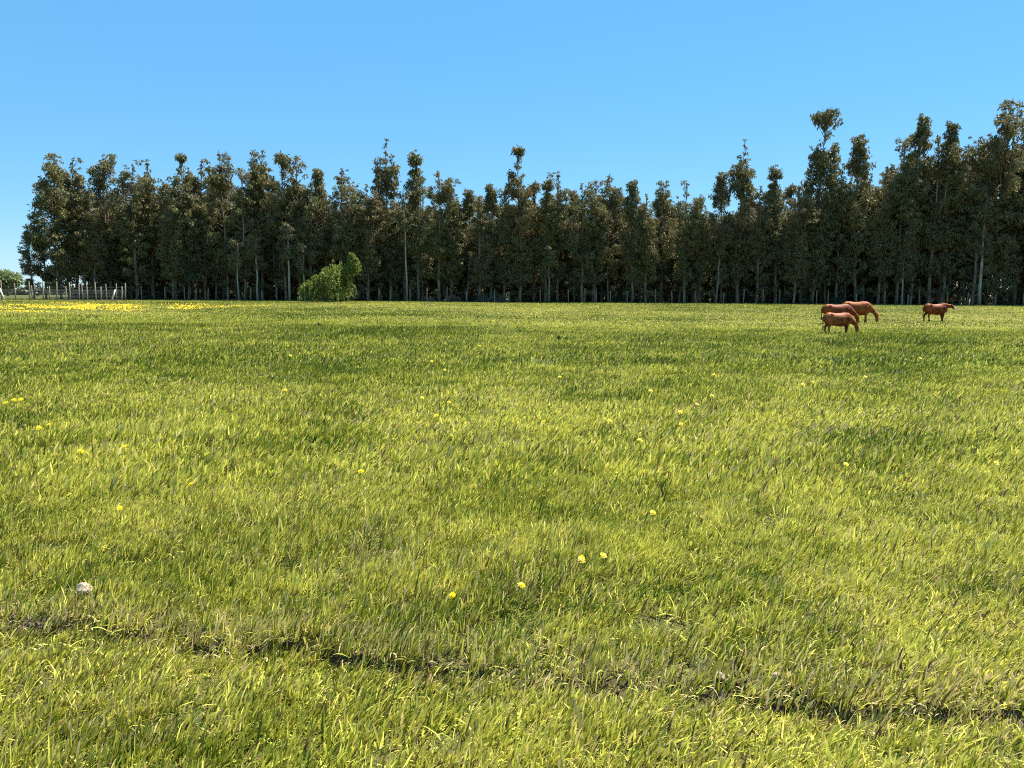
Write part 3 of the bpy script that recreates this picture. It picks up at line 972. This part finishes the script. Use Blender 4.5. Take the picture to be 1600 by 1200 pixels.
def fence(pxs, D, kinds, label, mesh_px=None, braces=(), nw=5, top=1.9, wr=0.006):
    x0, y0, _ = at_depth(pxs[0], 470, D)
    root = empty('post_and_wire_fence', (x0, y0, float(height(x0, y0))))
    tag(root, label, 'fence')
    base = Vector(root.location)
    pts = []
    for i, px in enumerate(pxs):
        x, y, _ = at_depth(px, 470, D + random.uniform(-0.1, 0.1))
        z = float(height(x, y))
        p = link('post', random.choice(kinds), root)
        p.location = Vector((x, y, z)) - base
        p.rotation_euler = (random.gauss(0, 0.015), random.gauss(0, 0.02), random.uniform(0, 6.28))
        p.scale = (1, 1, random.uniform(0.94, 1.06))
        pts.append(Vector((x, y, z)) - base)
    for k in range(nw):
        hz = top * (k + 0.6) / nw
        m = MB()
        P_ = []
        for a, b in zip(pts[:-1], pts[1:]):
            P_ += [a + Vector((0, -0.09, hz)), (a + b) / 2 + Vector((0, -0.09, hz - 0.025))]
        P_.append(pts[-1] + Vector((0, -0.09, hz)))
        m.tube([tuple(p) for p in P_], [wr] * len(P_), 4)
        w = m.mesh('fence_wire'); w.materials.append(M_WIRE)
        link('wire', w, root)
    if mesh_px:
        m = MB()
        px = mesh_px[0]
        while px < mesh_px[1]:
            x, y, _ = at_depth(px, 470, D)
            z = float(height(x, y))
            b = Vector((x, y - 0.1, z)) - base
            m.tube([tuple(b), tuple(b + Vector((0, 0, 1.45)))], [0.006, 0.006], 3)
            px += 1.5
        for k in range(7):
            hz = 0.12 + 0.2 * k
            P_ = [tuple(a + Vector((0, -0.1, hz))) for a in pts]
            m.tube(P_, [0.005] * len(P_), 3)
        w = m.mesh('wire_netting'); w.materials.append(M_WIRE)
        o = link('wire_netting', w, root)
        o['kind'] = 'stuff'
    for (pa, ha, pb) in braces:
        xa, ya, _ = at_depth(pa, 470, D); xb, yb, _ = at_depth(pb, 470, D)
        za, zb = float(height(xa, ya)), float(height(xb, yb))
        m = MB()
        m.tube([tuple(Vector((xa, ya - 0.16, za + ha)) - base), tuple(Vector((xb, yb - 0.2, zb - 0.05)) - base)], [0.10, 0.105], 8)
        w = m.mesh('fence_brace'); w.materials.append(M_FRESH)
        o = link('brace', w, root)
        o['label'] = 'pale freshly cut diagonal brace'
    return root
fpx = [-110, -85, -60, -38, -18, 3, 25, 47, 68, 89, 110, 130, 150, 167, 182, 196]
fence(fpx, 98.0, POSTS, 'tall wooden post fence with netting and pale braces at left', mesh_px=(-110, 196),
      braces=((182, 1.5, 175.5), (2, 1.5, 9.5)))
bpx = [51, 78, 104, 124, 137, 158, 191]
fence(bpx, 101.0, SHORT, 'second row of thinner posts just behind the tall left fence', nw=4, top=1.6)
rp, px = [222], 222
while px < 1730:
    px += random.choice([18, 22, 26, 31, 36, 44])
    rp.append(px)
fence(rp, 105.8, GREYP, 'long low post and wire fence along the foot of the grove', nw=3, top=1.4, wr=0.003)

# a few lone pale trunks that stand out in front of the dark grove: make those trunks of their trees
def pale_sapling(px, py_top, D, label, crown=True, seed=0, r=0.14, mat=None):
    x, y, zt = at_depth(px, py_top, D)
    zb = float(height(x, y)) - 0.05
    root = empty('eucalyptus_sapling', (x, y, zb))
    tag(root, label, 'tree', 'slender trees at the edge of the grove')
    g = np.random.default_rng(seed)
    H = zt - zb
    m = MB()
    pts = [np.array([0.12 * g.normal() * k, 0.12 * g.normal() * k, H * k]) for k in np.linspace(0, 1, 6)]
    m.tube(pts, [r * (1 - 0.75 * k) for k in np.linspace(0, 1, 6)], 8)
    C, rc = [], []
    for i in range(26):
        k = g.uniform(0.5, 1.0); a = g.uniform(0, 6.28); q = g.uniform(0.15, 1.1)
        p = np.array([np.interp(k, np.linspace(0, 1, 6), [v[j] for v in pts]) for j in range(3)])
        c = p + np.array([math.cos(a) * q, math.sin(a) * q, 0.3])
        m.tube([p - np.array([0, 0, 0.3]), (p + c) / 2, c], [0.03, 0.02, 0.01], 4)
        C.append(c); rc.append(g.uniform(0.3, 0.6))
    t = m.mesh('sapling_trunk'); t.materials.append(mat or M_PALEBARK)
    link('trunk', t, root)
    V, Q, rn = leaf_quads(np.array(C), np.array(rc), np.full(len(C), 45), g, 0.22, 0.42, 0.17)
    cm = mesh_np('sapling_crown', V, [Q], False, dict(rnd=rn)); cm.materials.append(M_EUC)
    link('crown', cm, root)
pale_sapling(449, 352, 106.8, 'straight pale trunked tree just left of the bright green bush', seed=1, r=0.17)
pale_sapling(399, 372, 107.2, 'thin pale trunked tree under the high gappy crown, left half', seed=2, r=0.15)
pale_sapling(474, 385, 107.0, 'thin pale tree rising behind the left tip of the green bush', seed=3)
pale_sapling(633, 300, 108.6, 'white trunked slender tree under the high airy top', seed=4, r=0.15)
pale_sapling(858, 390, 107.0, 'reddish trunked thin tree right of centre', seed=5, r=0.17, mat=M_BARK)
pale_sapling(1540, 320, 107.2, 'tan trunked tree left of the sky gap at the right edge', seed=6, r=0.24, mat=M_PALEBARK)
pale_sapling(1413, 400, 107.4, 'slight bent grey tree left of the lone red cow', seed=7, r=0.13)
pale_sapling(370, 380, 107.2, 'thin grey tree left of the pale trunked one, left half', seed=8, r=0.13)

# ------------------------------------------------------------------ cattle
def cow_mesh(name, graze=True, head_low=0.0, swing=(0, 0, 0, 0), fat=1.0, white_face=0.0, neck_yaw=0.0):
    m = MB()
    S = (0, 1, 0)
    tor = [(-0.86, 1.06, .12, .10), (-0.82, 1.02, .24, .19), (-0.70, 0.985, .31, .26), (-0.50, 0.945, .34, .285), (-0.22, 0.875, .365, .33), (0.06, 0.855, .39, .345),
           (0.32, 0.885, .40, .30), (0.54, 0.895, .365, .235), (0.70, 0.85, .28, .175), (0.82, 0.82, .11, .09)]
    m.tube([(a, 0, b) for a, b, _, _ in tor], [(c * fat if i > 2 else c, d * fat) for i, (_, _, c, d) in enumerate(tor)], 18, S)
    def yawed(pts, x0):
        out = []
        for (x, z) in pts:
            k = max(0.0, x - x0)
            out.append((x0 + k * math.cos(neck_yaw) if k > 0 else x, k * math.sin(neck_yaw), z))
        return out
    if graze:
        nk = [(0.48, 0.98), (0.74, 0.85), (0.90, 0.70), (1.00, 0.60)]; nr = [(.29, .18), (.20, .13), (.142, .105), (.11, .09)]
        hd = [(0.985, 0.69), (1.035, 0.61), (1.085, 0.47), (1.115, 0.32), (1.13, 0.19), (1.135, 0.10), (1.135, 0.05)]
        hr = [(.05, .07), (.105, .12), (.125, .118), (.098, .082), (.082, .074), (.092, .084), (.05, .05)]
    else:
        z = -head_low
        nk = [(0.46, 1.06), (0.66, 1.09), (0.84, 1.15 + z * .5), (0.99, 1.22 + z)]; nr = [(.28, .18), (.21, .135), (.155, .11), (.125, .10)]
        hd = [(0.93, 1.27 + z), (1.02, 1.25 + z), (1.14, 1.17 + z), (1.27, 1.07 + z), (1.35, 1.00 + z), (1.375, 0.975 + z)]
        hr = [(.06, .07), (.115, .118), (.125, .112), (.090, .078), (.088, .078), (.05, .055)]
    m.tube(yawed(nk, 0.5), nr, 14, S); m.tube(yawed(hd, 0.5), hr, 14, S)
    for i, (sy, sw) in enumerate(((1, swing[0]), (-1, swing[1]))):
        y = 0.15 * sy
        L = [(.46, .90, .13, .09), (.49, .66, .10, .075), (.48 + sw * .4, .44, .066, .058), (.485 + sw * .75, .24, .044, .042), (.48 + sw, .10, .052, .048), (.50 + sw, 0.0, .06, .055)]
        m.tube([(a, y, b) for a, b, _, _ in L], [(c, d) for _, _, c, d in L], 12, S)
    for i, (sy, sw) in enumerate(((1, swing[2]), (-1, swing[3]))):
        y = 0.165 * sy
        L = [(-.53, .98, .22, .10), (-.51, .76, .18, .105), (-.57 + sw * .3, .57, .105, .075), (-.67 + sw * .6, .43, .066, .052), (-.645 + sw * .8, .24, .046, .042), (-.635 + sw, .10, .054, .048), (-.605 + sw, 0.0, .06, .055)]
        m.tube([(a, y, b) for a, b, _, _ in L], [(c, d) for _, _, c, d in L], 12, S)
    for sy in (1, -1):                                   # hip bones and shoulder blades
        m.tube([(-.56, .13 * sy, 1.13), (-.47, .20 * sy, 1.18), (-.38, .16 * sy, 1.13)], [.07, .075, .06], 8)
        m.tube([(.40, .10 * sy, 1.22), (.52, .215 * sy, .95), (.47, .20 * sy, .78)], [(.07, .05), (.12, .07), (.09, .06)], 8)
    me = m.mesh(name)
    o = bpy.data.objects.new('tmp', me)
    COL.objects.link(o)
    rm = o.modifiers.new('r', 'REMESH'); rm.mode = 'VOXEL'; rm.voxel_size = 0.026
    sm = o.modifiers.new('s', 'SMOOTH'); sm.factor = 0.5; sm.iterations = 4
    dg = bpy.context.evaluated_depsgraph_get()
    out = bpy.data.meshes.new_from_object(o.evaluated_get(dg))
    out.name = name
    bpy.data.objects.remove(o)
    n = len(out.vertices)
    co = np.empty(n * 3, dtype=np.float32); out.vertices.foreach_get('co', co); co = co.reshape(-1, 3)
    if graze:
        fx = sstep(0.16, 0.05, co[:, 2]) * (co[:, 0] > 0.95)
        wf = sstep(0.52, 0.40, co[:, 2]) * (co[:, 0] > 0.95)
    else:
        fx = sstep(1.33, 1.37, np.hypot(co[:, 0], co[:, 1])) * (co[:, 2] > 0.7)
        wf = sstep(1.20, 1.26, np.hypot(co[:, 0], co[:, 1])) * (co[:, 2] > 0.7)
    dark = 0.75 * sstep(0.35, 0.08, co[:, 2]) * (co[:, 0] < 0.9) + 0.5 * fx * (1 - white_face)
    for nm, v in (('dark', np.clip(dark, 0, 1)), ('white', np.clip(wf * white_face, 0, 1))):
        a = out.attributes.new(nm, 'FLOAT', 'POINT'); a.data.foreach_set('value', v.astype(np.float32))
    out.polygons.foreach_set('use_smooth', np.ones(len(out.polygons), dtype=bool))
    out.materials.clear()
    return out, (nk, hd)

def cow(px, py, heading, scale, label, mat, graze=True, head_low=0.0, swing=(0, 0, 0, 0), fat=1.0, white_face=0.0, yaw=0.0, lx=1.0):
    x, y, z = ground_hit(px, py)
    root = empty('cow', (x, y, z - 0.02), heading)
    root.scale = (scale * lx, scale, scale)
    tag(root, label, 'cow', 'reddish cattle in the pasture')
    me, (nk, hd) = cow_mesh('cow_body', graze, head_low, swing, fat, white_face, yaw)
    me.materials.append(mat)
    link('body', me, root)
    hx, hz = hd[1]
    for sy in (1, -1):
        e = MB()
        k = hx - 0.5 - 0.02
        cx, cy = 0.5 + k * math.cos(yaw), k * math.sin(yaw)
        b = np.array([cx, cy + 0.085 * sy, hz + 0.06])
        d = np.array([-0.04, 0.20 * sy, -0.01])
        e.tube([b, b + d * .45, b + d * .8, b + d], [(.03, .02), (.052, .016), (.04, .012), (.008, .006)], 8)
        em = e.mesh('cow_ear'); em.materials.append(mat)
        link('ear', em, root)
        h = MB()
        p = np.array([0.5 + (hd[2][0] - .5) * math.cos(yaw), (hd[2][0] - .5) * math.sin(yaw) + 0.088 * sy, hd[2][1] + 0.05])
        h.tube([p - np.array([0, .012, 0]), p + np.array([0, .012, 0])], [0.018, 0.018], 8)
        hm = h.mesh('cow_eye'); hm.materials.append(M_CLOD)
        link('eye', hm, root)
    t = MB()
    t.tube([(-.76, 0, 1.16), (-.84, 0, 1.13), (-.885, .01, .95), (-.89, .02, .70), (-.885, .02, .52)], [.05, .042, .028, .022, .018], 8)
    tm = t.mesh('cow_tail'); tm.materials.append(mat)
    tl = link('tail', tm, root)
    t = MB()
    t.tube([(-.885, .02, .56), (-.89, .02, .45), (-.885, .02, .34), (-.88, .02, .28)], [.02, .045, .036, .008], 8)
    tm = t.mesh('tail_tuft'); tm.materials.append(M_CLOD)
    link('tuft', tm, tl)
    return root

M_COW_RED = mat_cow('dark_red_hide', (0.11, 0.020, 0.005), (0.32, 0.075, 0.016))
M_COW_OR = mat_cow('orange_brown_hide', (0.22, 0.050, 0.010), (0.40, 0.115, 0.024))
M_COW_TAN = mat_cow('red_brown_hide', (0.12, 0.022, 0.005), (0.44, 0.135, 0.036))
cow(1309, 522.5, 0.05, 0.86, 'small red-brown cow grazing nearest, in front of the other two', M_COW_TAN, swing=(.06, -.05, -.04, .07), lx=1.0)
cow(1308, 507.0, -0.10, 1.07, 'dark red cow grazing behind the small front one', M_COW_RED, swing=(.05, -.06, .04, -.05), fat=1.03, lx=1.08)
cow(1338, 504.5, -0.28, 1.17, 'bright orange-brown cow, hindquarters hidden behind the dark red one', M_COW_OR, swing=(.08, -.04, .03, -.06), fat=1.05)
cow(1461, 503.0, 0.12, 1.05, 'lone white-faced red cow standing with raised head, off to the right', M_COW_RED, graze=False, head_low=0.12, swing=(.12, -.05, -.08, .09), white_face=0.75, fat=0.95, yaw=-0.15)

# ------------------------------------------------------------------ flowers
def flower_meshes(seed, r=0.027, h=0.17):
    g = np.random.default_rng(seed)
    V, T, rn = [], [], []
    tilt = g.normal(0, 0.18, 2)
    for ring, (n, rr, dz) in enumerate(((15, r, 0.0), (13, r * 0.74, 0.006), (9, r * 0.45, 0.010))):
        for i in range(n):
            a = 2 * math.pi * (i + 0.5 * ring) / n + g.normal(0, 0.06)
            w = 2 * math.pi / n * 0.55
            q = rr * g.uniform(0.85, 1.1)
            b = len(V)
            z = dz + g.normal(0, 0.001)
            V += [(0, 0, z - 0.004), (q * .6 * math.cos(a - w), q * .6 * math.sin(a - w), z + 0.002), (q * math.cos(a), q * math.sin(a), z + 0.0035 - 0.002 * ring), (q * .6 * math.cos(a + w), q * .6 * math.sin(a + w), z + 0.002)]
            T += [(b, b + 1, b + 2, b + 3)]
            rn += [g.random()] * 4
    V = np.array(V)
    V[:, 2] += V[:, 0] * tilt[0] + (V[:, 1] * (tilt[1] + 0.65)) + h
    head = mesh_np('flower_head', V, [np.array(T)], False, dict(rnd=np.array(rn)))
    head.materials.append(M_PETAL)
    m = MB()
    m.tube([(0, 0, -0.02), (g.normal(0, .01), g.normal(0, .01), h * .5), (0, 0, h - 0.012), (0, 0, h - 0.002)], [0.0028, 0.0024, 0.0028, 0.010], 6)
    st = m.mesh('flower_stalk'); st.materials.append(M_STEM)
    return head, st
FL = [flower_meshes(800 + i, h=0.15 + 0.015 * i) for i in range(5)]

def flower(px, py, scale, label, i=None):
    head, st = FL[(random.randrange(5) if i is None else i)]
    hgt = 0.17 * scale
    r = pix_ray(px, py)
    x, y, z = ground_hit(px, py)
    for _ in range(4):                       # the head, not the foot, is what was seen at (px, py)
        t = (z + hgt - CAM_Z) / r[2]
        x, y = r[0] * t, r[1] * t
        z = float(height(x, y))
    root = empty('dandelion', (x, y, z), random.uniform(-0.5, 0.5))
    root.scale = (scale,) * 3
    tag(root, label, 'flower', 'yellow dandelions in the pasture')
    link('flower_head', head, root); link('stem', st, root)

FLOWERS = [
 (909, 869, 1.0, 'largest open yellow dandelion, left of a close pair in foreground'),
 (943, 867, 0.9, 'tilted yellow dandelion, right of the close pair in foreground'),
 (815, 917, 0.85, 'yellow dandelion in foreground, between the close pair and the lowest one'),
 (707, 936, 0.8, 'lowest yellow dandelion in the photo, above the bare soil edge'),
 (564, 744, 1.0, 'lone yellow dandelion left of centre in the mid foreground'),
 (298, 753, 1.05, 'lone yellow dandelion in left foreground above the soil edge'),
 (187, 793, 0.9, 'lone yellow dandelion nearest the white stone at left'),
 (126, 707, 1.2, 'yellow dandelion lying below the pair at left edge'),
 (61, 673, 1.2, 'left one of the dandelion pair near the left edge'),
 (76, 670, 1.1, 'right one of the dandelion pair near the left edge'),
 (195, 695, 1.0, 'small dandelion right of the pair near the left edge'),
 (8, 629, 1.3, 'left end of the short dandelion row at the left edge'),
 (22, 627, 1.4, 'middle and fullest of the short dandelion row at the left edge'),
 (33, 628, 1.3, 'right end of the short dandelion row at the left edge'),
 (682, 655, 1.1, 'dandelion in mid field, left of centre, below the central grove dip'),
 (850, 656, 1.1, 'dandelion in mid field just right of centre'),
 (953, 657, 1.3, 'broad dandelion in mid field, between centre and the flower cluster'),
 (1000, 690, 1.2, 'dandelion below and left of the mid field flower cluster'),
 (1020, 806, 0.9, 'small dandelion right of centre between mid field and foreground pair'),
 (1063, 651, 1.3, 'upper one of two touching dandelions in the mid field cluster'),
 (1064, 660, 1.2, 'lower one of two touching dandelions in the mid field cluster'),
 (1089, 631, 1.2, 'dandelion at the upper right of the mid field cluster'),
 (1113, 620, 1.2, 'dandelion highest on the right of the mid field cluster'),
 (1017, 614, 1.2, 'dandelion left of and above the mid field cluster'),
 (1115, 590, 1.3, 'dandelion straight above the mid field cluster'),
 (1255, 598, 1.4, 'dandelion in the field below and left of the grazing cows'),
 (1270, 597, 1.1, 'small dandelion touching the one below the grazing cows'),
 (1438, 561, 1.6, 'pale broad dandelion in the field below the lone red cow'),
 (1352, 592, 1.3, 'dandelion below the cows, right of the small touching two'),
 (1322, 733, 1.0, 'lone dandelion on the right, midway down the field'),
 (1557, 720, 1.0, 'lone dandelion close to the right edge, midway down the field'),
 (446, 609, 1.3, 'dandelion in left mid field below the bright bush'),
 (450, 541, 1.5, 'far dandelion below the bright bush, upper of two'),
 (454, 558, 1.4, 'far dandelion below the bright bush, lower of two'),
 (675, 569, 1.4, 'far dandelion left of centre, left of a pair'),
 (695, 576, 1.3, 'far dandelion left of centre, right of a pair'),
 (660, 621, 1.2, 'dandelion left of centre, upper of two in mid field'),
 (702, 630, 1.2, 'dandelion left of centre, lower of two in mid field'),
 (750, 543, 1.7, 'far pale dandelion in the darker belt near centre'),
 (875, 594, 1.3, 'far dandelion just right of centre'),
]
for i, (px, py, s, lab) in enumerate(FLOWERS):
    flower(px, py, s, lab, i % 5)

# the far yellow carpet on the left: uncountable
cl = []
for i in range(4):
    g = np.random.default_rng(900 + i)
    V, Q, rn = [], [], []
    for k in range(20):
        x, y = g.uniform(-0.9, 0.9, 2); z = g.uniform(0.14, 0.26); r = g.uniform(0.03, 0.06)
        b = len(V)
        ti = g.normal(-0.5, 0.3)
        for a in range(6):
            A = a * math.pi / 3
            V.append((x + r * math.cos(A), y + r * math.sin(A), z + r * math.sin(A) * ti * -1))
        Q.append(tuple(range(b, b + 6))); rn += [g.random()] * 6
    me = mesh_np('flower_cluster', np.array(V), [np.array(Q)], False, dict(rnd=np.array(rn)))
    me.materials.append(M_FARPETAL)
    cl.append(bpy.data.objects.new('flower_cluster_%d' % i, me))
fp = []
for (n, xa, xb, ya, yb, thr) in ((105, -120, 390, 476, 490, 0.44), (30, -60, 190, 479.5, 485, 0.30), (9, 170, 420, 476.5, 486, 0.10)):
    px = RNG.uniform(xa, xb, n); py = RNG.uniform(ya, yb, n)
    for a, b in zip(px, py):
        dens = float(fbm(np.array(a), np.array(b * 7), 60, 81)) + 0.13 * math.exp(-((b - 481) / 2.5) ** 2) - 0.26 * float(sstep(160, 330, a))
        if dens > thr: 
            x, y, z = ground_hit(a, b)
            if y < 101: fp.append((x, y + random.uniform(-0.8, 0.8), z))
n = len(fp)
fl = scatter('yellow_flowers', np.array(fp), np.stack([np.zeros(n), np.zeros(n), RNG.uniform(-.6, .6, n)], 1), np.ones((n, 3)), RNG.integers(0, 4, n), {}, cl)
tag(fl, 'yellow carpet of flowers in front of the fence at left', 'flowers', kind='stuff')

# dark weeds in the middle distance
def weed(px, py, s, seed, label):
    x, y, z = ground_hit(px, py)
    root = empty('weed_clump', (x, y, z))
    root.scale = (s, s, s)
    tag(root, label, 'weed')
    link('leaves', puff_mesh('weed_leaves', seed, 9, (0.20, 0.2, 0.62), 60, (0.09, 0.2), M_WEED, 0.22, droop=-0.5), root)
    link('stem', stems_mesh('weed_stems', seed + 3, 6, (0.2, 0.2, 0.36), M_STEM, 0.008), root)
weed(873, 534, 0.46, 950, 'dark upright weed clump in the darker belt right of centre')
weed(884, 535, 0.4, 953, 'low dark weed touching the upright clump right of centre')
weed(498, 511, 0.42, 956, 'small dark weed clump far off below the bright bush')

# ------------------------------------------------------------------ stones and soil crumbs at the cut edge
def rock_mesh(name, seed, size, mat, sub=3):
    bm = bmesh.new()
    bmesh.ops.create_icosphere(bm, subdivisions=sub, radius=1.0)
    off = Vector((seed * 3.1, seed * 1.7, seed))
    for v in bm.verts:
        d = 1 + 0.35 * mnoise.noise(v.co * 1.1 + off) + 0.12 * mnoise.noise(v.co * 3.5 + off)
        v.co = v.co * d
        v.co.z = max(v.co.z, -0.55)
        v.co = Vector((v.co.x * size[0], v.co.y * size[1], v.co.z * size[2]))
    me = bpy.data.meshes.new(name)
    bm.to_mesh(me); bm.free()
    me.materials.append(mat)
    return me
def stone(px, py, size, seed, label, lift=0.0):
    x, y, z = ground_hit(px, py)
    o = link('stone', rock_mesh('stone', seed, size, M_STONE, 2))
    o.location = (x, y, z + size[2] * 0.45 + lift)
    o.rotation_euler = (0.25, 0.1, seed)
    tag(o, label, 'stone', 'pale stones along the soil edge')
stone(131, 936, (0.068, 0.040, 0.030), 12, 'white angular stone standing in the grass at left', 0.045)
stone(1213, 1064, (0.024, 0.02, 0.022), 5, 'small pale round stone above the soil edge at right', 0.006)
stone(1127, 1062, (0.032, 0.022, 0.018), 8, 'small whitish flat stone left of the round one by the soil edge', 0.006)
stone(1128, 1092, (0.012, 0.012, 0.018), 9, 'tiny white stone in the dark hole of the soil edge', 0.012)

cr = [bpy.data.objects.new('crumb_%d' % i, rock_mesh('crumb', 20 + i, (1, 0.8, 0.7), M_CLOD, 2)) for i in range(4)]
n = 9000
x = RNG.uniform(-3.6, 2.9, n); s_ = RNG.normal(-0.03, 0.07, n); y = bank_y(x) + s_
ok = RNG.random(n) < bare(x, y) ** 1.5 * 0.9
x, y = x[ok], y[ok]
n = len(x)
s = RNG.lognormal(math.log(0.0065), 0.5, n)
crumbs = scatter('soil_crumbs', np.stack([x, y, height(x, y) + s * 0.2], 1), RNG.uniform(0, 6.28, (n, 3)), np.stack([s, s, s], 1), RNG.integers(0, 4, n), {}, cr)
tag(crumbs, 'dark brown soil crumbs along the cut edge in the foreground', 'soil', kind='stuff')
